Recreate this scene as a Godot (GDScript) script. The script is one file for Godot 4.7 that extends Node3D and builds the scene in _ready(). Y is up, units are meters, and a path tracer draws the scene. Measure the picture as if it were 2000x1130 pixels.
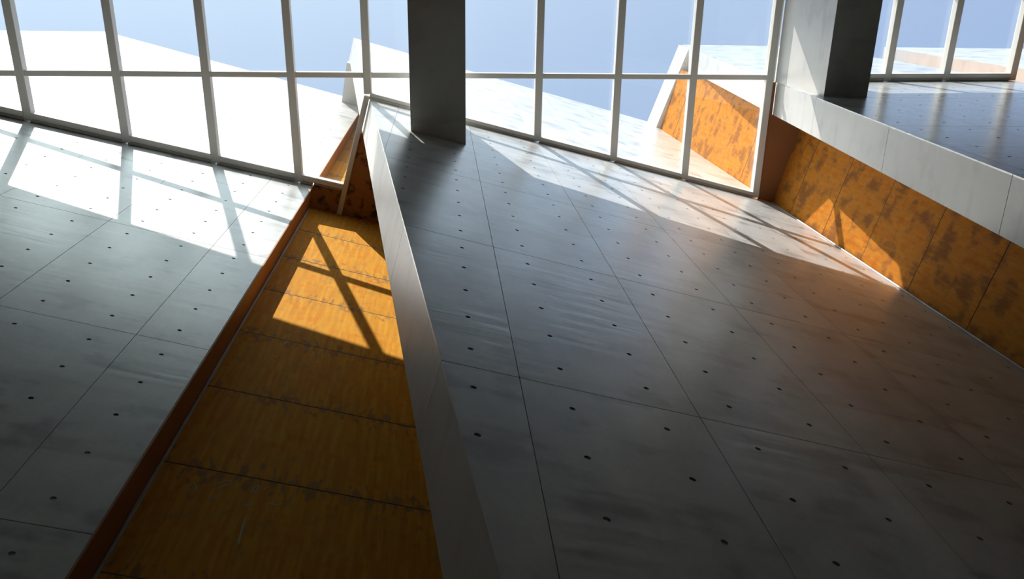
extends Node3D
# A tall concrete hall seen from below: board-marked walls rise through a glazed roof, with rust-steel lined slots between them.
# Units are metres, the floor is y = 0, x runs along the transoms of the skylight and the walls ahead lie towards -z.

const EYE := 1.6                                   # camera height
const TURN := -15.0                                # the left and front walls are turned from the skylight's grid by this angle
const FRONT_AT := 2.054                            # distance of the front wall from the camera, square to the wall
const LEFT_AT := 3.694
const STEEL_AT := 4.08                             # steel back of the slot between the left and the front wall
const RIGHT_Z := -1.557
const OUTER_Z := -1.39
const ROOF := 15.5                                 # underside of the skylight frame at x = 0
const RISE := 0.10                                 # the roof rises to the right
const TOP := 25.65                                 # parapets
const THICK := 0.58
const SHEET := 1.318                               # height of a steel sheet
const SHEET_JOINT := 14.03                         # one of the joints between the sheets
const FRONT_RIGHT_END := 6.95
const STEEL_SIDE := 6.97

var along := Vector3(cos(deg_to_rad(TURN)), 0, sin(deg_to_rad(TURN)))
var away := Vector3(sin(deg_to_rad(TURN)), 0, -cos(deg_to_rad(TURN)))
var mats := {}
var used := {}
var rng := RandomNumberGenerator.new()
var cam_right := Vector3.ZERO
var cam_up := Vector3.ZERO
var cam_fwd := Vector3.ZERO

func _ready():
	rng.seed = 7
	# ---- camera, sky, sun, exposure
	cam_fwd = Vector3(0.0823, 0.9330, -0.3504).normalized()
	cam_right = Vector3(0.9965, -0.0818, 0.0163)
	cam_right = (cam_right - cam_fwd * cam_right.dot(cam_fwd)).normalized()
	cam_up = cam_right.cross(cam_fwd).normalized()
	var cam := Camera3D.new()
	cam.name = "camera"
	cam.fov = 39.074
	cam.transform = Transform3D(Basis(cam_right, cam_up, -cam_fwd), Vector3(0, EYE, 0))
	add_child(cam)
	cam.current = true
	var sun := DirectionalLight3D.new()
	sun.name = "sun"
	sun.light_energy = 2.4
	sun.light_color = Color(1.0, 0.97, 0.93)
	sun.light_angular_distance = 0.55
	sun.shadow_enabled = true
	add_child(sun)
	sun.look_at_from_position(Vector3(0, 40, 0), Vector3(0, 40, 0) + Vector3(0.241, -0.75, -0.617), Vector3.UP)
	var env := Environment.new()
	env.background_mode = Environment.BG_SKY
	var sky := Sky.new()
	var ps := PhysicalSkyMaterial.new()
	ps.rayleigh_coefficient = 2.0
	ps.rayleigh_color = Color(0.27, 0.40, 0.60)
	ps.mie_coefficient = 0.015
	ps.mie_eccentricity = 0.7
	ps.mie_color = Color(0.77, 0.77, 0.60)
	ps.turbidity = 20.0
	ps.ground_color = Color(0.3, 0.28, 0.26)
	ps.energy_multiplier = 1.0
	sky.sky_material = ps
	env.sky = sky
	env.background_energy_multiplier = 5.5
	env.tonemap_mode = Environment.TONE_MAPPER_LINEAR
	env.tonemap_exposure = 1.0
	env.sdfgi_enabled = true
	env.ssao_enabled = true
	env.ssil_enabled = true
	var we := WorldEnvironment.new()
	we.name = "world"
	we.environment = env
	add_child(we)
	make_materials()
	# ---- the large structure
	concrete_walls()
	room_shell()
	beams_and_lintels()
	# ---- steel slots, skylight, details
	steel_slots()
	skylight()
	sealants()

# ------------------------------------------------------------------ helpers

func numbered(called: String) -> String:
	if not used.has(called):
		used[called] = 0
		return called
	used[called] += 1
	return "%s_%03d" % [called, used[called]]

func tag(o: Node, label: String, category: String, group := "", kind := ""):
	o.set_meta("label", label)
	o.set_meta("category", category)
	if group: o.set_meta("group", group)
	if kind: o.set_meta("kind", kind)

func thing(called: String, label: String, category: String, xf := Transform3D.IDENTITY, group := "", kind := "") -> Node3D:
	var o := Node3D.new()
	o.name = numbered(called)
	o.transform = xf
	add_child(o)
	tag(o, label, category, group, kind)
	return o

func begin() -> SurfaceTool:
	var st := SurfaceTool.new()
	st.begin(Mesh.PRIMITIVE_TRIANGLES)
	return st

func commit(st: SurfaceTool, called: String, mat: Material, parent: Node) -> MeshInstance3D:
	var o := MeshInstance3D.new()
	o.name = called
	o.mesh = st.commit()
	o.material_override = null
	o.mesh.surface_set_material(0, mat)
	parent.add_child(o, true)
	return o

# texture coordinates in metres, read off the two axes along which the face runs
func uv_of(p: Vector3, nrm: Vector3) -> Vector2:
	var a := nrm.abs()
	if a.z >= a.x and a.z >= a.y: return Vector2(p.x, -p.y)
	if a.x >= a.y: return Vector2(p.z + 1.7, -p.y)
	return Vector2(p.x + 0.9, p.z)

func tri(st: SurfaceTool, a: Vector3, b: Vector3, c: Vector3, nrm: Vector3, ua = null, ub = null, uc = null):
	if ua == null:
		ua = uv_of(a, nrm); ub = uv_of(b, nrm); uc = uv_of(c, nrm)
	var pts := [a, b, c]
	var uvs := [ua, ub, uc]
	if (b - a).cross(c - a).dot(nrm) > 0.0:
		pts = [a, c, b]
		uvs = [ua, uc, ub]
	for i in 3:
		st.set_normal(nrm)
		st.set_uv(uvs[i])
		st.add_vertex(pts[i])

func quad(st: SurfaceTool, a: Vector3, b: Vector3, c: Vector3, d: Vector3, outward: Vector3):
	var nrm := (b - a).cross(c - a)
	if nrm.length() < 1e-9: nrm = (c - a).cross(d - a)
	nrm = nrm.normalized()
	if nrm.dot(outward) < 0.0: nrm = -nrm
	tri(st, a, b, c, nrm)
	tri(st, a, c, d, nrm)

# six-sided block from its two end faces, each given as four corners in the same order
func block(st: SurfaceTool, p: Array, q: Array):
	var mid := Vector3.ZERO
	for v in p + q: mid += v
	mid /= 8.0
	quad(st, p[0], p[1], p[2], p[3], (p[0] + p[2]) * 0.5 - mid)
	quad(st, q[0], q[1], q[2], q[3], (q[0] + q[2]) * 0.5 - mid)
	for i in 4:
		var k := (i + 1) % 4
		quad(st, p[i], p[k], q[k], q[i], (p[i] + q[k]) * 0.5 - mid)

func box(st: SurfaceTool, lo: Vector3, hi: Vector3):
	block(st, [Vector3(lo.x, lo.y, lo.z), Vector3(hi.x, lo.y, lo.z), Vector3(hi.x, hi.y, lo.z), Vector3(lo.x, hi.y, lo.z)],
		[Vector3(lo.x, lo.y, hi.z), Vector3(hi.x, lo.y, hi.z), Vector3(hi.x, hi.y, hi.z), Vector3(lo.x, hi.y, hi.z)])

# a plan outline (x, z) between two heights; each height is a callable of x so that slabs can follow the rising roof
func plan_prism(st: SurfaceTool, plan: PackedVector2Array, low: Callable, high: Callable):
	var idx := Geometry2D.triangulate_polygon(plan)
	var mid := Vector2.ZERO
	for v in plan: mid += v
	mid /= plan.size()
	for i in range(0, idx.size(), 3):
		var a := plan[idx[i]]
		var b := plan[idx[i + 1]]
		var c := plan[idx[i + 2]]
		quad(st, Vector3(a.x, high.call(a.x), a.y), Vector3(b.x, high.call(b.x), b.y), Vector3(c.x, high.call(c.x), c.y), Vector3(c.x, high.call(c.x), c.y), Vector3.UP)
		quad(st, Vector3(a.x, low.call(a.x), a.y), Vector3(b.x, low.call(b.x), b.y), Vector3(c.x, low.call(c.x), c.y), Vector3(c.x, low.call(c.x), c.y), Vector3.DOWN)
	var turned := Geometry2D.is_polygon_clockwise(plan)
	for i in plan.size():
		var a := plan[i]
		var b := plan[(i + 1) % plan.size()]
		var e := b - a
		var out := Vector3(-e.y, 0, e.x) if turned else Vector3(e.y, 0, -e.x)
		quad(st, Vector3(a.x, low.call(a.x), a.y), Vector3(b.x, low.call(b.x), b.y), Vector3(b.x, high.call(b.x), b.y), Vector3(a.x, high.call(a.x), a.y), out)

func roof_y(x: float) -> float:
	return ROOF + RISE * x

# a bar with chamfered edges; a and b are the middles of its underside, side is the horizontal direction across it
func bar(st: SurfaceTool, a: Vector3, b: Vector3, side: Vector3, w: float, h: float, c := 0.007):
	var prof := [Vector2(-w / 2 + c, 0), Vector2(w / 2 - c, 0), Vector2(w / 2, c), Vector2(w / 2, h - c), Vector2(w / 2 - c, h), Vector2(-w / 2 + c, h), Vector2(-w / 2, h - c), Vector2(-w / 2, c)]
	var pa := []
	var pb := []
	for q in prof:
		pa.append(a + side * q.x + Vector3.UP * q.y)
		pb.append(b + side * q.x + Vector3.UP * q.y)
	var mid := Vector3.UP * h / 2
	for i in 8:
		var k := (i + 1) % 8
		quad(st, pa[i], pa[k], pb[k], pb[i], (pa[i] + pa[k]) * 0.5 - (a + mid))
	for i in range(1, 7):
		quad(st, pa[0], pa[i], pa[i + 1], pa[i + 1], a - b)
		quad(st, pb[0], pb[i], pb[i + 1], pb[i + 1], b - a)

func at(u: float, y: float, n: float) -> Vector3:          # a point by its place along the turned walls, height, and distance square to them
	return along * u + away * n + Vector3(0, y, 0)

func wall_frame(n: float) -> Transform3D:                   # local x along the wall, y up, z towards the hall
	return Transform3D(Basis(along, Vector3.UP, -away), away * n)

func in_view(p: Vector3, edge := 40.0) -> bool:
	var v := p - Vector3(0, EYE, 0)
	var z := v.dot(cam_fwd)
	if z < 0.1: return false
	var x := 1592.2 * v.dot(cam_right) / z
	var y := 1592.2 * v.dot(cam_up) / z
	return absf(x) < 1000.0 + edge and absf(y) < 565.0 + edge

# ------------------------------------------------------------------ materials

func plain(called: String, color: Color, rough: float, metal := 0.0) -> StandardMaterial3D:
	var m := StandardMaterial3D.new()
	m.resource_name = called
	m.albedo_color = color
	m.roughness = rough
	m.metallic = metal
	mats[called] = m
	return m

func noise_bytes(seed_: int, freq: float, w: int, h: int, to_w: int, to_h: int, octaves := 4) -> PackedByteArray:
	var f := FastNoiseLite.new()
	f.seed = seed_
	f.noise_type = FastNoiseLite.TYPE_SIMPLEX_SMOOTH
	f.frequency = freq
	f.fractal_octaves = octaves
	var im := f.get_seamless_image(w, h)
	im.convert(Image.FORMAT_L8)
	if w != to_w or h != to_h: im.resize(to_w, to_h, Image.INTERPOLATE_CUBIC)
	return im.get_data()

func texture_from(data: PackedByteArray, w: int, h: int, fmt: int) -> ImageTexture:
	var im := Image.create_from_data(w, h, false, fmt, data)
	im.generate_mipmaps()
	return ImageTexture.create_from_image(im)

# a smooth level-grained relief that repeats, in floating point so that it has no steps; the wrinkles come in patches
func wrapped(f: FastNoiseLite, u: float, v: float, su: float, sv: float) -> float:
	var wu := smoothstep(0.7, 1.0, u)
	var wv := smoothstep(0.7, 1.0, v)
	var a := f.get_noise_2d(u * su, v * sv)
	if wu > 0.0: a = lerpf(a, f.get_noise_2d((u - 1.0) * su, v * sv), wu)
	if wv > 0.0:
		var b := f.get_noise_2d(u * su, (v - 1.0) * sv)
		if wu > 0.0: b = lerpf(b, f.get_noise_2d((u - 1.0) * su, (v - 1.0) * sv), wu)
		a = lerpf(a, b, wv)
	return a

func relief_texture(n: int) -> ImageTexture:
	var f := FastNoiseLite.new()
	f.seed = 21
	f.noise_type = FastNoiseLite.TYPE_SIMPLEX_SMOOTH
	f.frequency = 1.0
	f.fractal_octaves = 3
	var im := Image.create_empty(n, n, false, Image.FORMAT_RF)
	for y in n:
		for x in n:
			var u := float(x) / n
			var v := float(y) / n
			var patch := smoothstep(0.0, 0.7, wrapped(f, u, v, 2.6, 3.4) + 0.12)
			var h := wrapped(f, u, v, 4.0, 26.0) * (0.15 + 0.85 * patch) + 0.5 * wrapped(f, u, v, 5.0, 6.0)
			im.set_pixel(x, y, Color(0.5 + 0.35 * h, 0, 0))
	return ImageTexture.create_from_image(im)

func make_materials():
	# fair-faced concrete: cloudy patches, faint level wrinkles from the formwork film, a few runs
	var n := 1024
	var cloud := noise_bytes(11, 0.006, n, n, n, n, 5)
	var level := noise_bytes(12, 0.011, n / 8, n, n, n, 4)
	var runs := noise_bytes(13, 0.012, n, n / 8, n, n, 3)
	var grain := noise_bytes(14, 0.09, n, n, n, n, 3)
	var rgb := PackedByteArray()
	rgb.resize(n * n * 3)
	var mild := PackedByteArray()
	mild.resize(n * n * 3)
	var gloss := PackedByteArray()
	gloss.resize(n * n)
	for i in n * n:
		var c := (cloud[i] - 128) / 128.0
		var l := (level[i] - 128) / 128.0
		var r := (runs[i] - 128) / 128.0
		var g := (grain[i] - 128) / 128.0
		var v := 1.0 + 0.09 * c + 0.16 * minf(l + 0.3, 0.0) - 0.13 * smoothstep(0.2, 0.65, -c * 0.8 - l * 0.6) + 0.04 * r + 0.025 * g
		v = clampf(v, 0.6, 1.12)
		rgb[i * 3] = int(clampf(215.0 * v, 0, 255))
		rgb[i * 3 + 1] = int(clampf(219.0 * v, 0, 255))
		rgb[i * 3 + 2] = int(clampf((221.0 - 3.0 * c) * v, 0, 255))
		var e := lerpf(1.0, v, 0.3)
		mild[i * 3] = int(clampf(208.0 * e, 0, 255))
		mild[i * 3 + 1] = int(clampf(207.0 * e, 0, 255))
		mild[i * 3 + 2] = int(clampf(203.0 * e, 0, 255))
		gloss[i] = int(255.0 * clampf(0.325 + 0.03 * l - 0.02 * c, 0.29, 0.37))
	var albedo := texture_from(rgb, n, n, Image.FORMAT_RGB8)
	var even := texture_from(mild, n, n, Image.FORMAT_RGB8)
	var height := relief_texture(512)
	var rough := texture_from(gloss, n, n, Image.FORMAT_L8)
	var tints := [Color(1, 1, 1), Color(0.975, 0.98, 0.985), Color(0.955, 0.955, 0.95)]
	# 0-2 sealed wall faces, 3-4 cast wall ends, 5-6 the more polished right wall
	tints = [tints[0], tints[1], tints[2], tints[0], tints[1], tints[1], tints[2]]
	for k in 7:
		var m := plain("concrete_%d" % k, tints[k], 1.0)
		m.albedo_texture = albedo
		m.roughness_texture = rough
		m.roughness_texture_channel = BaseMaterial3D.TEXTURE_CHANNEL_RED
		m.heightmap_enabled = true
		m.heightmap_texture = height
		m.heightmap_scale = 0.9
		m.metallic_specular = 0.9
		m.clearcoat_enabled = true
		m.clearcoat = 1.0
		m.clearcoat_roughness = 0.3
		if k in [3, 4]:
			m.roughness_texture = null
			m.roughness = 0.45
			m.albedo_texture = even
			m.heightmap_scale = 0.2
			m.clearcoat = 0.2
		elif k >= 5:
			m.roughness_texture = null
			m.roughness = 0.25
			m.heightmap_scale = 0.35
			m.clearcoat_roughness = 0.25
		m.uv1_scale = Vector3(1.0 / 5.3, 1.0 / 5.3, 1)
		m.uv1_offset = Vector3(0.17 * k, 0.31 * k, 0)
		m.texture_filter = BaseMaterial3D.TEXTURE_FILTER_LINEAR_WITH_MIPMAPS_ANISOTROPIC
	# rust-coloured steel: upright brush grain, clouds, grey bloom along the upper and lower edges
	for k in 4:
		var w := 1024
		var h := 512
		var up := noise_bytes(30 + k, 0.035, w, h / 16, w, h, 4)
		var side := k >= 2
		var patch := noise_bytes(40 + k, 0.0045 if side else 0.008, w, h, w, h, 5)
		var fine := noise_bytes(50 + k, 0.03, w, h / 3, w, h, 4)
		var px := PackedByteArray()
		px.resize(w * h * 3)
		for y in h:
			var edge := minf(y, h - 1 - y) / float(h)
			for x in w:
				var i := y * w + x
				var u := (up[i] - 128) / 128.0
				var p := (patch[i] - 128) / 128.0
				var f := (fine[i] - 128) / 128.0
				var base := Vector3(211, 151, 58)
				if side: base = Vector3(200, 130, 50)
				base += Vector3(10, 16, 10) * u * (0.7 if side else 1.0) + Vector3(10, 4, -4) * p
				var red := clampf(p * 1.6 + f * 0.6 - 0.35, 0, 1) * (0.55 if side else 0.3)
				base = base.lerp(Vector3(178, 98, 34), red)
				var bloom := clampf((0.15 - edge) * 9.0 + f * 2.2 + p * 0.8 - 0.75, 0, 1) * 0.6
				if side: bloom = maxf(clampf((0.1 - edge) * 6.0 + f * 0.9 + p * 0.5 - 0.55, 0, 1) * 0.6, smoothstep(-0.15, 1.0, -p * 1.3 + u * 0.45 + f * 0.35) * 0.7)
				else: bloom = maxf(bloom, clampf(-p * 1.3 + f * 1.5 - 1.0, 0, 1) * 0.4)
				base = base.lerp(Vector3(138, 116, 96) if not side else Vector3(132, 84, 50), bloom)
				if edge < 0.006: base = base.lerp(Vector3(120, 112, 108), 0.5)
				px[i * 3] = int(clampf(base.x, 0, 255))
				px[i * 3 + 1] = int(clampf(base.y, 0, 255))
				px[i * 3 + 2] = int(clampf(base.z, 0, 255))
		var m := plain("steel_%d" % k, Color.WHITE, 0.62)
		m.metallic_specular = 0.12
		m.albedo_texture = texture_from(px, w, h, Image.FORMAT_RGB8)
		m.heightmap_enabled = true
		m.heightmap_texture = texture_from(up, w, h, Image.FORMAT_L8)
		m.heightmap_scale = 0.05
		m.texture_filter = BaseMaterial3D.TEXTURE_FILTER_LINEAR_WITH_MIPMAPS_ANISOTROPIC
	plain("steel_plain", Color8(168, 110, 60), 0.6)
	plain("steel_smooth", Color8(150, 100, 62), 0.55)
	var stained := plain("steel_stained", Color8(160, 110, 66), 0.6)
	var spots := noise_bytes(61, 0.008, 512, 512, 512, 512, 4)
	var sp := PackedByteArray()
	sp.resize(512 * 512 * 3)
	for i in 512 * 512:
		var s := clampf((spots[i] - 140) / 90.0, 0, 1)
		for c in 3: sp[i * 3 + c] = int(lerpf([255.0, 250.0, 240.0][c], [96.0, 80.0, 66.0][c], s))
	stained.albedo_texture = texture_from(sp, 512, 512, Image.FORMAT_RGB8)
	stained.uv1_scale = Vector3(0.9, 0.9, 1)
	plain("frame", Color8(222, 219, 212), 0.42)
	plain("closure", Color8(205, 200, 190), 0.5)
	plain("sealant", Color8(182, 188, 198), 0.35)
	plain("chalk", Color8(186, 190, 182), 0.9)
	plain("floor", Color8(142, 136, 122), 0.55)
	plain("plaster", Color8(176, 176, 170), 0.9)
	plain("back_wall", Color8(170, 172, 164), 0.8)
	var glass := plain("glass", Color(0.93, 0.97, 0.98, 0.03), 0.02)
	glass.transparency = BaseMaterial3D.TRANSPARENCY_ALPHA
	glass.metallic_specular = 0.5
	mats.tie_hole = plain("tie_hole", Color8(172, 170, 164), 0.95)

# ------------------------------------------------------------------ concrete walls

var cup: ArrayMesh

func cup_mesh() -> ArrayMesh:
	if cup: return cup
	var st := begin()
	add_cup(st, Vector2.ZERO)
	cup = st.commit()
	cup.surface_set_material(0, mats.tie_hole)
	return cup

const HOLE := 0.0195
const HOLE_DEEP := 0.05

func add_cup(st: SurfaceTool, c: Vector2):
	var k := 14
	for i in k:
		var a := TAU * i / k
		var b := TAU * (i + 1) / k
		var p := Vector3(c.x + cos(a) * HOLE * 1.02, c.y + sin(a) * HOLE * 1.02, -0.0004)
		var q := Vector3(c.x + cos(b) * HOLE * 1.02, c.y + sin(b) * HOLE * 1.02, -0.0004)
		var lp := Vector3(c.x + cos(a) * HOLE * 0.82, c.y + sin(a) * HOLE * 0.82, -HOLE_DEEP)
		var lq := Vector3(c.x + cos(b) * HOLE * 0.82, c.y + sin(b) * HOLE * 0.82, -HOLE_DEEP)
		quad(st, p, q, lq, lp, Vector3(-cos(a), -sin(a), 0))
		tri(st, lp, lq, Vector3(c.x, c.y, -HOLE_DEEP), Vector3.BACK)

func inside_by(poly: PackedVector2Array, c: Vector2) -> float:
	if not Geometry2D.is_point_in_polygon(c, poly): return -1.0
	var best := 1e9
	for i in poly.size():
		var q := Geometry2D.get_closest_point_to_segment(c, poly[i], poly[(i + 1) % poly.size()])
		best = minf(best, q.distance_to(c))
	return best

func ray_out(poly: PackedVector2Array, c: Vector2, ang: float) -> Vector2:
	var far := c + Vector2(cos(ang), sin(ang)) * 10.0
	for i in poly.size():
		var hit = Geometry2D.segment_intersects_segment(c, far, poly[i], poly[(i + 1) % poly.size()])
		if hit != null: return hit
	return c

# one formwork panel: its face is cut cell by cell round the tie holes, its edges fall back into the joints
func panel(parent: Node3D, outline: PackedVector2Array, rect: Rect2, gap_u: float, gap_y: float, mat: Material):
	var inner := PackedVector2Array([rect.position + Vector2(gap_u, gap_y), Vector2(rect.end.x - gap_u, rect.position.y + gap_y), rect.end - Vector2(gap_u, gap_y), Vector2(rect.position.x + gap_u, rect.end.y - gap_y)])
	var shapes := Geometry2D.intersect_polygons(inner, outline)
	if shapes.is_empty(): return
	var shape: PackedVector2Array = shapes[0]
	if shape.size() < 3: return
	var st := begin()
	var holes := []
	for i in 2:
		for j in 5:
			var cell := Rect2(rect.position + Vector2(rect.size.x / 2 * i, rect.size.y / 5 * j), Vector2(rect.size.x / 2, rect.size.y / 5))
			var corners := PackedVector2Array([cell.position, Vector2(cell.end.x, cell.position.y), cell.end, Vector2(cell.position.x, cell.end.y)])
			for piece in Geometry2D.intersect_polygons(corners, shape):
				var c := cell.get_center()
				if inside_by(piece, c) > 0.06:
					holes.append(c)
					var angles := []
					for k in 14: angles.append(TAU * k / 14)
					for v in piece: angles.append(fposmod((v - c).angle(), TAU))
					angles.sort()
					for k in angles.size():
						var a: float = angles[k]
						var b: float = angles[(k + 1) % angles.size()]
						if absf(angle_difference(a, b)) < 1e-5: continue
						var oa := ray_out(piece, c, a)
						var ob := ray_out(piece, c, b)
						var ia := c + Vector2(cos(a), sin(a)) * HOLE
						var ib := c + Vector2(cos(b), sin(b)) * HOLE
						quad(st, Vector3(oa.x, oa.y, 0), Vector3(ob.x, ob.y, 0), Vector3(ib.x, ib.y, 0), Vector3(ia.x, ia.y, 0), Vector3.BACK)
				else:
					for k in range(1, piece.size() - 1):
						quad(st, Vector3(piece[0].x, piece[0].y, 0), Vector3(piece[k].x, piece[k].y, 0), Vector3(piece[k + 1].x, piece[k + 1].y, 0), Vector3(piece[k + 1].x, piece[k + 1].y, 0), Vector3.BACK)
	var mid := Vector2.ZERO
	for v in shape: mid += v
	mid /= shape.size()
	for i in shape.size():
		var a := shape[i]
		var b := shape[(i + 1) % shape.size()]
		var out := (a + b) / 2 - mid
		quad(st, Vector3(a.x, a.y, 0), Vector3(b.x, b.y, 0), Vector3(b.x, b.y, -0.016), Vector3(a.x, a.y, -0.016), Vector3(out.x, out.y, 0))
	var singly := []
	for c in holes:
		if in_view(parent.transform * Vector3(c.x, c.y, 0)) and tie_left > 0 and c.y < roof_limit:
			singly.append(c)
			tie_left -= 1
		else:
			add_cup(st, c)
	var o := commit(st, "panel", mat, parent)
	for c in singly:
		var h := MeshInstance3D.new()
		h.name = "tie_hole"
		h.mesh = cup_mesh()
		h.position = Vector3(c.x, c.y, 0)
		o.add_child(h, true)

var tie_left := 0
var roof_limit := 16.0

# a wall: a solid core, and panels on its face; outline in wall coordinates, convex
func panelled(w: Node3D, outline: PackedVector2Array, core_outline: PackedVector2Array, u0: float, du: float, y0: float, dy: float, first := 0, last := 2):
	tie_left = 295
	var st := begin()
	var idx := core_outline.size()
	for i in range(1, idx - 1):
		for z in [-0.0162, -THICK]:
			quad(st, Vector3(core_outline[0].x, core_outline[0].y, z), Vector3(core_outline[i].x, core_outline[i].y, z), Vector3(core_outline[i + 1].x, core_outline[i + 1].y, z), Vector3(core_outline[i + 1].x, core_outline[i + 1].y, z), Vector3(0, 0, 1 if z > -0.1 else -1))
	var mid := Vector2.ZERO
	for v in core_outline: mid += v
	mid /= idx
	for i in idx:
		var a := core_outline[i]
		var b := core_outline[(i + 1) % idx]
		var out := (a + b) / 2 - mid
		quad(st, Vector3(a.x, a.y, -0.0162), Vector3(b.x, b.y, -0.0162), Vector3(b.x, b.y, -THICK), Vector3(a.x, a.y, -THICK), Vector3(out.x, out.y, 0))
	commit(st, "core", mats.concrete_2, w)
	var lo := outline[0]
	var hi := outline[0]
	for v in outline:
		lo = Vector2(minf(lo.x, v.x), minf(lo.y, v.y))
		hi = Vector2(maxf(hi.x, v.x), maxf(hi.y, v.y))
	for k in range(int(floor((lo.x - u0) / du)), int(ceil((hi.x - u0) / du))):
		for j in range(int(floor((lo.y - y0) / dy)), int(ceil((hi.y - y0) / dy))):
			var m: Material = mats["concrete_%d" % rng.randi_range(first, last)]
			panel(w, outline, Rect2(u0 + k * du, y0 + j * dy, du, dy), 0.0025, 0.004, m)

# the cast end of a wall, in lengths that follow the level joints
func end_panels(w: Node3D, edge: Callable, y0: float, dy: float, sign_: float):
	var y: float = y0 - dy * ceil(y0 / dy)
	while y < TOP:
		var a := maxf(y + 0.004, 0.0)
		var b := minf(y + dy - 0.004, TOP)
		y += dy
		if b - a < 0.05: continue
		var st := begin()
		var ua: float = edge.call(a)
		var ub: float = edge.call(b)
		var inn := -sign_ * 0.0158
		block(st, [Vector3(ua, a, -0.0164), Vector3(ub, b, -0.0164), Vector3(ub + inn, b, -0.0164), Vector3(ua + inn, a, -0.0164)],
			[Vector3(ua, a, -THICK), Vector3(ub, b, -THICK), Vector3(ub + inn, b, -THICK), Vector3(ua + inn, a, -THICK)])
		commit(st, "end_panel", mats["concrete_%d" % rng.randi_range(3, 4)], w)

func front_edge(y: float) -> float:                         # the left edge of the front wall leans
	return -0.68 + 0.1275 * (15.494 - y)

func right_edge(y: float) -> float:                         # and so does the left edge of the right wall
	return 5.168 + 0.1007 * (y - EYE - 6.517)

func far_edge(y: float) -> float:
	return 12.775 + 0.041 * (y - EYE - 18.05)

func leaning(edge: Callable, to: float, inset := 0.0) -> PackedVector2Array:
	return PackedVector2Array([Vector2(edge.call(0.0) + inset, 0), Vector2(to, 0), Vector2(to, TOP), Vector2(edge.call(TOP) + inset, TOP)])

func concrete_walls():
	var w := thing("wall_left", "concrete wall of tie-holed panels rising through the skylight, left of the narrow rust-steel slot", "wall", wall_frame(LEFT_AT), "", "structure")
	var lo := PackedVector2Array([Vector2(-8.43, 0), Vector2(-1.285, 0), Vector2(-1.285, TOP), Vector2(-8.43, TOP)])
	panelled(w, lo, lo, -1.939 - 1.236 * 6, 1.236, 8.722, 2.723)
	w = thing("wall_front", "large concrete wall of tie-holed panels with leaning left edge, between the two rust-steel slots", "wall", wall_frame(FRONT_AT), "", "structure")
	panelled(w, leaning(front_edge, FRONT_RIGHT_END), leaning(front_edge, FRONT_RIGHT_END, 0.016), 1.014, 1.2, 6.053, 2.6435)
	end_panels(w, front_edge, 6.053, 2.6435, -1.0)
	w = thing("wall_right", "glossy concrete wall meeting the beam with the sunlit side, its pale cast end facing the orange steel", "wall", Transform3D(Basis(), Vector3(0, 0, RIGHT_Z)), "", "structure")
	panelled(w, leaning(right_edge, 10.75), leaning(right_edge, 10.75, 0.016), 6.665, 1.234, 11.295, 2.715, 5, 6)
	end_panels(w, right_edge, 11.295, 2.715, -1.0)
	w = thing("wall_far_right", "outer concrete wall with shaded end, seen through the glass beside the glossy wall", "wall", Transform3D(Basis(), Vector3(0, 0, RIGHT_Z)), "", "structure")
	panelled(w, leaning(far_edge, 18.0), leaning(far_edge, 18.0, 0.016), 13.6, 1.234, 11.295, 2.715)
	end_panels(w, far_edge, 11.295, 2.715, -1.0)
	w = thing("wall_far_left", "sunlit outer concrete wall turning off the far end of the left wall above the glass", "wall", Transform3D(Basis(), Vector3(0, 0, OUTER_Z)), "", "structure")
	var fo := PackedVector2Array([Vector2(-16.0, 0), Vector2(-9.1, 0), Vector2(-9.1, TOP), Vector2(-16.0, TOP)])
	panelled(w, fo, fo, -9.1, 1.234, 8.722, 2.723)

# ------------------------------------------------------------------ the rest of the hall

func slab(called: String, label: String, category: String, plan: PackedVector2Array, low: Callable, high: Callable, mat: Material):
	var st := begin()
	plan_prism(st, plan, low, high)
	var o := commit(st, numbered(called), mat, self)
	tag(o, label, category, "", "structure")

func flat(y: float) -> Callable:
	return func(_x): return y

func above_roof(h: float) -> Callable:
	return func(x): return roof_y(x) + h

func rect(x0: float, z0: float, x1: float, z1: float) -> PackedVector2Array:
	return PackedVector2Array([Vector2(x0, z0), Vector2(x1, z0), Vector2(x1, z1), Vector2(x0, z1)])

func room_shell():
	slab("floor", "grey stone floor of the hall", "floor", rect(-16, -9, 18, 8.3), flat(-0.3), flat(0.0), mats.floor)
	slab("wall_back", "plain concrete wall behind the viewer", "wall", rect(-16, 8, 18, 8.3), flat(0), above_roof(0), mats.back_wall)
	slab("wall_side_left", "plain concrete side wall at the outer left end of the hall", "wall", rect(-16.3, -1.39, -16, 8.3), flat(0), above_roof(0), mats.back_wall)
	slab("wall_side_right", "plain concrete side wall at the outer right end of the hall", "wall", rect(18, -1.557, 18.3, 8.3), flat(0), above_roof(0), mats.back_wall)
	slab("ceiling", "concrete roof slab beside the skylight", "ceiling", PackedVector2Array([Vector2(-16.3, -1.39), Vector2(-9.75, -1.39), Vector2(-9.75, 0.29), Vector2(3.0, 0.29), Vector2(6.0, 0.03), Vector2(13.4, 0.0), Vector2(13.4, -1.557), Vector2(18.3, -1.557), Vector2(18.3, 8.3), Vector2(-16.3, 8.3)]), above_roof(0.0), above_roof(0.3), mats.plaster)

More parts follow.
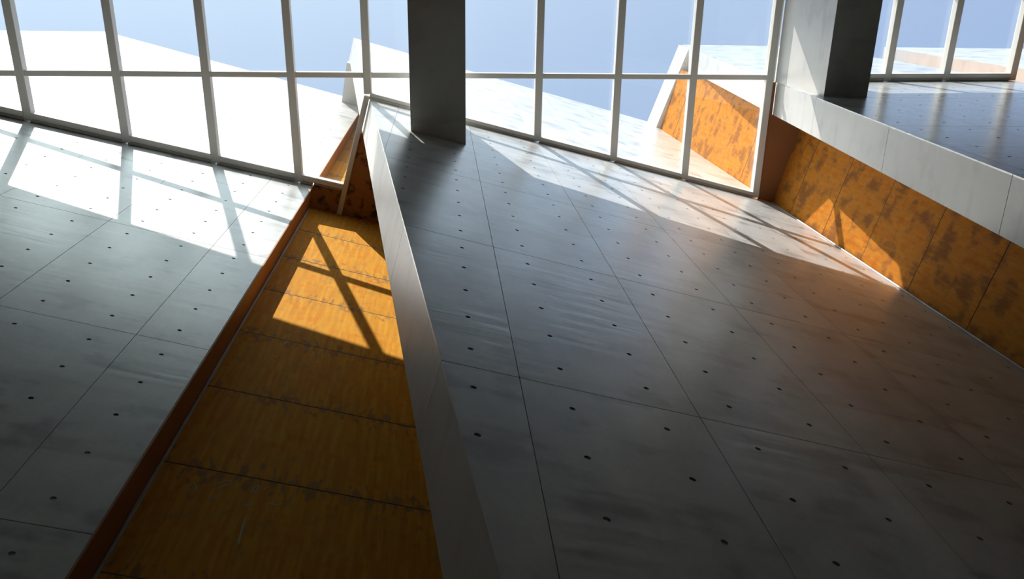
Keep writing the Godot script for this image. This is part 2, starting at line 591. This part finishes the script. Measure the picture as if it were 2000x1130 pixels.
func beams_and_lintels():
	var front_z := func(x): return -(FRONT_AT - away.x * x) / -away.z
	var st := begin()
	plan_prism(st, PackedVector2Array([Vector2(-0.455, front_z.call(-0.455)), Vector2(0.337, front_z.call(0.337)), Vector2(0.337, 7.99), Vector2(-0.455, 7.99)]), func(x): return roof_y(x) - 1.975, func(x): return roof_y(x) - 0.27)
	var o := commit(st, numbered("concrete_beam"), mats.concrete_4, self)
	tag(o, "deep concrete roof beam with dark underside ending on the large front wall", "beam", "roof beams")
	st = begin()
	plan_prism(st, PackedVector2Array([Vector2(5.93, RIGHT_Z), Vector2(6.67, RIGHT_Z), Vector2(6.67, 7.99), Vector2(5.93, 7.99)]), func(x): return roof_y(x) - 1.975, func(x): return roof_y(x) - 0.005)
	o = commit(st, numbered("concrete_beam"), mats.concrete_3, self)
	tag(o, "deep concrete roof beam with half sunlit side ending on the glossy right wall", "beam", "roof beams")
	# lintels that close the slots at the parapet
	var plan := PackedVector2Array()
	for q in [[-1.93, 2.636], [2.3, 2.636], [2.3, 4.3], [-1.283, 4.3], [-1.283, 3.692], [-1.85, 3.692]]:
		var v := at(q[0], 0, q[1])
		plan.append(Vector2(v.x, v.z))
	st = begin()
	plan_prism(st, plan, flat(24.62), flat(TOP))
	o = commit(st, numbered("concrete_lintel"), mats.concrete_3, self)
	tag(o, "concrete lintel with shaded underside closing the narrow slot at the parapet beyond the glass", "lintel", "parapet lintels")
	var b := at(6.84, 0, FRONT_AT - 0.003)
	var c := at(7.5, 0, FRONT_AT - 0.003)
	st = begin()
	plan_prism(st, PackedVector2Array([Vector2(6.835, -1.56), Vector2(b.x, b.z), Vector2(c.x, c.z), Vector2(7.3, -2.14), Vector2(6.82, -2.14)]), flat(24.6), flat(TOP))
	o = commit(st, numbered("concrete_lintel"), mats.concrete_3, self)
	tag(o, "white concrete lintel leading from the right wall's parapet across the orange steel beyond the glass", "lintel", "parapet lintels")

# ------------------------------------------------------------------ steel

# a row of sheets one above the other; flat frame: local x along, y up, z out of the face
func sheets(w: Node3D, x0: float, x1: float, y_low: float, y_high: float, kinds: Array) -> Array:
	var made := []
	var st := begin()
	box(st, Vector3(x0, y_low, -0.2), Vector3(x1, y_high, -0.022))
	commit(st, "backing", mats.steel_plain, w)
	var y: float = SHEET_JOINT - SHEET * ceil((SHEET_JOINT - y_low) / SHEET)
	var k := 0
	while y < y_high:
		var a := maxf(y + 0.005, y_low)
		var b := minf(y + SHEET - 0.005, y_high)
		var proud := rng.randf_range(-0.0015, 0.0015)
		if b - a > 0.02:
			st = begin()
			var off := rng.randf()
			var p := [Vector3(x0, a, proud), Vector3(x1, a, proud), Vector3(x1, b, proud), Vector3(x0, b, proud)]
			var uv := []
			for v in p: uv.append(Vector2((v.x - x0) / 2.6 + off, 1.0 - (v.y - y) / SHEET))
			tri(st, p[0], p[1], p[2], Vector3.BACK, uv[0], uv[1], uv[2])
			tri(st, p[0], p[2], p[3], Vector3.BACK, uv[0], uv[2], uv[3])
			var back := Vector3(0, 0, -0.02 - proud)
			for i in 4:
				var j := (i + 1) % 4
				var out: Vector3 = (p[i] + p[j]) / 2 - (p[0] + p[2]) / 2
				var nr := Vector3(out.x, out.y, 0).normalized()
				tri(st, p[i], p[j], p[j] + back, nr, uv[i], uv[j], uv[j])
				tri(st, p[i], p[j] + back, p[i] + back, nr, uv[i], uv[j], uv[i])
			made.append(commit(st, "steel_sheet", mats[kinds[k % kinds.size()]], w))
			k += 1
		y += SHEET
	return made

func steel_slots():
	# slot between the left and the front wall
	var w := thing("steel_cladding", "rust-orange steel sheets lining the narrow slot between the left and front walls", "cladding", wall_frame(STEEL_AT), "rust steel claddings")
	var made := sheets(w, -1.272, 2.3, 0.0, 24.6, ["steel_0", "steel_1"])
	var marks := [[Vector2(-0.898, 7.328), Vector2(-0.879, 7.352), Vector2(-0.855, 7.372)],
		[Vector2(-0.995, 7.159), Vector2(-0.975, 7.187), Vector2(-0.946, 7.225), Vector2(-0.921, 7.177), Vector2(-0.934, 7.110)],
		[Vector2(-0.814, 7.226), Vector2(-0.768, 7.298), Vector2(-0.729, 7.340), Vector2(-0.684, 7.341), Vector2(-0.686, 7.296), Vector2(-0.740, 7.250), Vector2(-0.760, 7.201), Vector2(-0.731, 7.196)],
		[Vector2(-0.797, 7.065), Vector2(-0.781, 7.097), Vector2(-0.749, 7.093), Vector2(-0.761, 7.049)],
		[Vector2(-0.512, 7.231), Vector2(-0.506, 7.298), Vector2(-0.478, 7.362), Vector2(-0.480, 7.292), Vector2(-0.495, 7.244), Vector2(-0.472, 7.234)],
		[Vector2(-0.432, 7.300), Vector2(-0.418, 7.334), Vector2(-0.401, 7.354)],
		[Vector2(-0.533, 7.066), Vector2(-0.506, 7.071), Vector2(-0.488, 7.100), Vector2(-0.496, 7.064)],
		[Vector2(-0.367, 7.138), Vector2(-0.339, 7.140), Vector2(-0.314, 7.134), Vector2(-0.327, 7.185)],
		[Vector2(-0.485, 6.922), Vector2(-0.485, 6.833), Vector2(-0.482, 6.735), Vector2(-0.470, 6.618)]]
	var host: Node3D = made[0]
	for o in made:
		var bb: AABB = o.mesh.get_aabb()
		if bb.position.y < 7.2 and bb.end.y > 7.2: host = o
	for m in marks:
		var st := begin()
		for i in m.size() - 1:
			var e: Vector2 = (m[i + 1] - m[i]).orthogonal().normalized() * (0.004 if m.size() != 4 or m[0].y > 7 else 0.006)
			var a: Vector2 = m[i]
			var b: Vector2 = m[i + 1]
			quad(st, Vector3(a.x - e.x, a.y - e.y, 0.0022), Vector3(b.x - e.x, b.y - e.y, 0.0022), Vector3(b.x + e.x, b.y + e.y, 0.0022), Vector3(a.x + e.x, a.y + e.y, 0.0022), Vector3.BACK)
		var c := commit(st, "chalk_mark", mats.chalk, host)
		c.set_meta("label", "faint pale chalk scribble on dark steel")
	# the strip that folds from the left wall's edge back to the sheets
	w = thing("steel_jamb", "brown steel strip folding back from the edge of the left wall into the slot", "cladding strip", wall_frame(LEFT_AT))
	var st2 := begin()
	box(st2, Vector3(-1.284, 0, -0.384), Vector3(-1.27, TOP, -0.001))
	commit(st2, "strip", mats.steel_plain, w)
	# the solid behind the slot's right side, hidden by the front wall
	w = thing("wall_slot", "concrete wall closing the narrow slot behind the front wall", "wall", wall_frame(FRONT_AT), "", "structure")
	st2 = begin()
	box(st2, Vector3(2.31, 0, -2.3), Vector3(2.6, 24.6, -0.585))
	commit(st2, "core", mats.concrete_1, w)
	# steel side of the slot between the front and the right wall: faces left
	var side := Transform3D(Basis(away, Vector3.UP, -along), along * STEEL_SIDE)
	w = thing("steel_cladding", "blotchy orange-brown steel sheets between the front wall and the pale cast wall end", "cladding", side, "rust steel claddings")
	sheets(w, 0.362, 2.75, 0.0, 24.59, ["steel_2", "steel_3"])
	# the gap beyond the right wall is lined like the other slots
	w = thing("steel_cladding", "rust steel sheets in the gap beyond the glossy right wall", "cladding", Transform3D(Basis(), Vector3(0, 0, -2.2)), "rust steel claddings")
	sheets(w, 10.4, 13.6, 0.0, 24.6, ["steel_2", "steel_3"])
	# level plates that close the slots at the height of the skylight
	soffit("small stained steel soffit plate under the skylight rail at the top of the narrow slot", [[-1.268, 3.64], [-0.799, 3.64], [-0.804, 4.078], [-1.268, 4.078]])
	soffit("triangular dark steel soffit plate beside the leaning edge at the top of the narrow slot", [[-0.698, 2.64], [2.3, 2.64], [2.3, 4.078], [-0.7165, 4.078]])
	var plan := PackedVector2Array()
	for v in [Vector3(5.8935, 0, -1.562), Vector3(5.962, 0, -1.562), Vector3(5.962, 0, -2.145), Vector3((STEEL_SIDE - 0.01 + 2.145 * along.z) / along.x, 0, -2.145), at(STEEL_SIDE - 0.004, 0, FRONT_AT - 0.002), Vector3(5.8935, 0, -(FRONT_AT - 0.002 - away.x * 5.8935) / -away.z)]:
		plan.append(Vector2(v.x, v.z))
	var st3 := begin()
	plan_prism(st3, plan, above_roof(0.03), above_roof(0.06))
	var o3 := commit(st3, numbered("steel_soffit"), mats.steel_smooth, self)
	tag(o3, "brown steel soffit plate between the last mullion and the orange steel sheets", "soffit plate", "steel soffit plates")

func soffit(label: String, uv_plan: Array):
	var plan := PackedVector2Array()
	for q in uv_plan:
		var v := at(q[0], 0, q[1])
		plan.append(Vector2(v.x, v.z))
	var st := begin()
	plan_prism(st, plan, above_roof(0.03), above_roof(0.06))
	var o := commit(st, numbered("steel_soffit"), mats.steel_stained, self)
	tag(o, label, "soffit plate", "steel soffit plates")

# ------------------------------------------------------------------ skylight

const MULLIONS := [-9.1, -7.74, -6.377, -5.016, -3.705, -2.412, -1.214, 1.64, 3.025, 4.393, 5.83]
const MULLIONS_RIGHT := [8.14, 9.336, 10.74]
const FRAME_H := 0.16
const TRANSOM_Z := -1.395

func left_z(x: float, n: float) -> float:                   # z on a line square-distance n along the turned walls
	return -(n - away.x * x) / -away.z

func transom_z(x: float) -> float:
	return TRANSOM_Z - 0.008 * (x + 5.0)

func rear_z(x: float) -> float:
	return 0.29 if x < 3.0 else lerpf(0.29, 0.03, clampf((x - 3.0) / 3.0, 0, 1))

func rp(x: float, z: float, h := 0.0) -> Vector3:
	return Vector3(x, roof_y(x) + h, z)

func member(w: Node3D, called: String, a: Vector3, b: Vector3, wd: float, h: float, mat: Material):
	var st := begin()
	var dir := b - a
	bar(st, a, b, Vector3(-dir.z, 0, dir.x).normalized(), wd, h)
	commit(st, called, mat, w)

func pane(w: Node3D, plan: Array):
	var st := begin()
	plan_prism(st, PackedVector2Array(plan), above_roof(FRAME_H - 0.025), above_roof(FRAME_H - 0.013))
	commit(st, "pane", mats.glass, w)

func on_roof(u: float, n: float, h := 0.0) -> Vector3:
	var v := at(u, 0, n)
	return rp(v.x, v.z, h)

func skylight():
	var w := thing("window_1", "glazed skylight with grey mullions and one transom over the left and front walls", "skylight", Transform3D.IDENTITY, "", "structure")
	var wm := 0.125
	var rail_n := LEFT_AT - 0.105
	var frail_n := FRONT_AT - 0.065
	for i in MULLIONS.size():
		var x: float = MULLIONS[i]
		var end := left_z(x, LEFT_AT - 0.022)
		if x < -9.0: end = OUTER_Z + 0.02
		elif x > -1.3 and x < -1.1: end = at(-0.72, 0, 2.03).z + 0.05
		elif x > 0.0: end = left_z(x, FRONT_AT - 0.02)
		member(w, "mullion", rp(x, rear_z(x) - 0.002, 0.002), rp(x, end, 0.002), wm, FRAME_H, mats.frame)
		if i + 1 < MULLIONS.size():
			var x2: float = MULLIONS[i + 1]
			var a := x + wm / 2
			var b := x2 - wm / 2
			member(w, "transom", rp(a, transom_z(a), 0.02), rp(b, transom_z(b), 0.02), 0.085, FRAME_H - 0.03, mats.frame)
			var ta := transom_z(a)
			var tb := transom_z(b)
			pane(w, [Vector2(a, ta + 0.038), Vector2(b, tb + 0.038), Vector2(b, rear_z(b) - 0.01), Vector2(a, rear_z(a) - 0.01)])
			if x2 < -2.3:
				pane(w, [Vector2(a, left_z(a, rail_n - 0.046)), Vector2(b, left_z(b, rail_n - 0.046)), Vector2(b, tb - 0.038), Vector2(a, ta - 0.038)])
			elif x2 < -1.1:
				var c := at(-0.805, 0, rail_n - 0.046)
				var e := at(-0.775, 0, 2.06)
				pane(w, [Vector2(a, left_z(a, rail_n - 0.046)), Vector2(c.x, c.z), Vector2(e.x, e.z), Vector2(b, tb - 0.038), Vector2(a, ta - 0.038)])
			else:
				var c2 := left_z(a, frail_n - 0.03)
				pane(w, [Vector2(a, minf(c2, ta - 0.05)), Vector2(b, left_z(b, frail_n - 0.03)), Vector2(b, tb - 0.038), Vector2(a, ta - 0.038)])
	# rails along the left wall, from mullion to mullion, with a recessed closing strip against the concrete
	var stops := []
	for x in MULLIONS:
		if x > -9.0 and x < -2.3: stops.append((x - away.x * rail_n) / along.x)
	var from := -7.9
	stops.append(-0.80)
	for s in stops:
		var t: float = s
		var g := 0.05
		if t - from > 0.2:
			member(w, "rail", on_roof(from + g, rail_n), on_roof(t - (g if t < -0.9 else 0.0), rail_n), 0.09, FRAME_H, mats.frame)
			member(w, "closing_strip", on_roof(from + g, LEFT_AT - 0.028, 0.014), on_roof(minf(t - g, -1.29), LEFT_AT - 0.028, 0.014), 0.054, FRAME_H - 0.06, mats.closure)
		from = t
	# the rail that runs back from the front wall's corner to the steel
	member(w, "rail", on_roof(-0.735, 2.02), on_roof(-0.76, 4.075), 0.085, FRAME_H, mats.frame)
	member(w, "flashing", on_roof(-1.26, LEFT_AT - 0.04, 0.012), on_roof(-0.81, LEFT_AT - 0.04, 0.012), 0.022, 0.05, mats.sealant)
	# rails along the front wall
	from = -0.69
	stops = []
	for x in MULLIONS:
		if x > 0.0: stops.append((x - away.x * frail_n) / along.x)
	for s in stops:
		var t: float = s
		member(w, "rail", on_roof(from + 0.05 if from > 0 else from, frail_n - 0.008), on_roof(t - 0.05, frail_n - 0.008), 0.058, FRAME_H, mats.frame)
		member(w, "closing_strip", on_roof(from + 0.05 if from > 0 else from, FRONT_AT - 0.022, 0.014), on_roof(t - 0.05, FRONT_AT - 0.022, 0.014), 0.042, FRAME_H - 0.06, mats.closure)
		from = t
	member(w, "flashing", rp(5.9115, 0.02, 0.03), rp(5.9115, RIGHT_Z + 0.004, 0.03), 0.035, 0.06, mats.frame)
	# the part beyond the second beam
	w = thing("window_2", "glazed skylight with pale mullions over the glossy right wall, beyond the half sunlit beam", "skylight", Transform3D.IDENTITY, "", "structure")
	var xs := [6.67] + MULLIONS_RIGHT + [13.4]
	for i in xs.size() - 1:
		var x: float = xs[i]
		var x2: float = xs[i + 1]
		if i > 0: member(w, "mullion", rp(x, 0.015, 0.002), rp(x, RIGHT_Z + 0.01, 0.002), wm, FRAME_H, mats.frame)
		var a := x + (wm / 2 if i > 0 else 0.002)
		var b := x2 - (wm / 2 if i < 3 else 0.0)
		var z := RIGHT_Z + 0.1
		if i < 3:
			member(w, "rail", rp(a, z, 0.01), rp(b, z, 0.01), 0.075, FRAME_H - 0.01, mats.frame)
			member(w, "closing_strip", rp(a, RIGHT_Z + 0.028, 0.02), rp(b, RIGHT_Z + 0.028, 0.02), 0.052, FRAME_H - 0.06, mats.closure)
			pane(w, [Vector2(a, z + 0.04), Vector2(b, z + 0.04), Vector2(b, 0.01), Vector2(a, 0.01)])
		else:
			member(w, "rail", rp(a, -2.15, 0.01), rp(b, -2.15, 0.01), 0.075, FRAME_H - 0.01, mats.frame)
			pane(w, [Vector2(a, -2.1), Vector2(b, -2.1), Vector2(b, 0.0), Vector2(a, 0.0)])

# ------------------------------------------------------------------ joints filled by hand

func bead(called: String, label: String, a: Vector3, b: Vector3, side: Vector3, wd: float, proud: Vector3, mat: Material, seed_: int):
	var st := begin()
	var steps := 60
	var r := RandomNumberGenerator.new()
	r.seed = seed_
	var last := []
	for i in steps + 1:
		var c := a.lerp(b, float(i) / steps)
		var h := wd * r.randf_range(0.7, 1.25)
		var p := [c - side * h / 2, c - side * h / 4 + proud, c + side * h / 4 + proud, c + side * h / 2]
		if i:
			for k in 3: quad(st, last[k], last[k + 1], p[k + 1], p[k], proud + side * 0.002 * (k - 1))
		last = p
	var o := commit(st, numbered(called), mat, self)
	tag(o, label, "sealant")

func sealants():
	bead("sealant_bead", "pale uneven sealant line in the corner between front wall and blotchy orange steel", at(FRONT_RIGHT_END - 0.022, 0.02, FRONT_AT - 0.006), at(FRONT_RIGHT_END - 0.022, 16.1, FRONT_AT - 0.006), along, 0.034, -away * 0.012, mats.sealant, 3)
	bead("sealant_bead", "grey sealant line between the brown steel strip and the sheets of the narrow slot", at(-1.255, 0.02, STEEL_AT - 0.003), at(-1.255, 15.3, STEEL_AT - 0.003), along, 0.028, -away * 0.008, mats.sealant, 4)
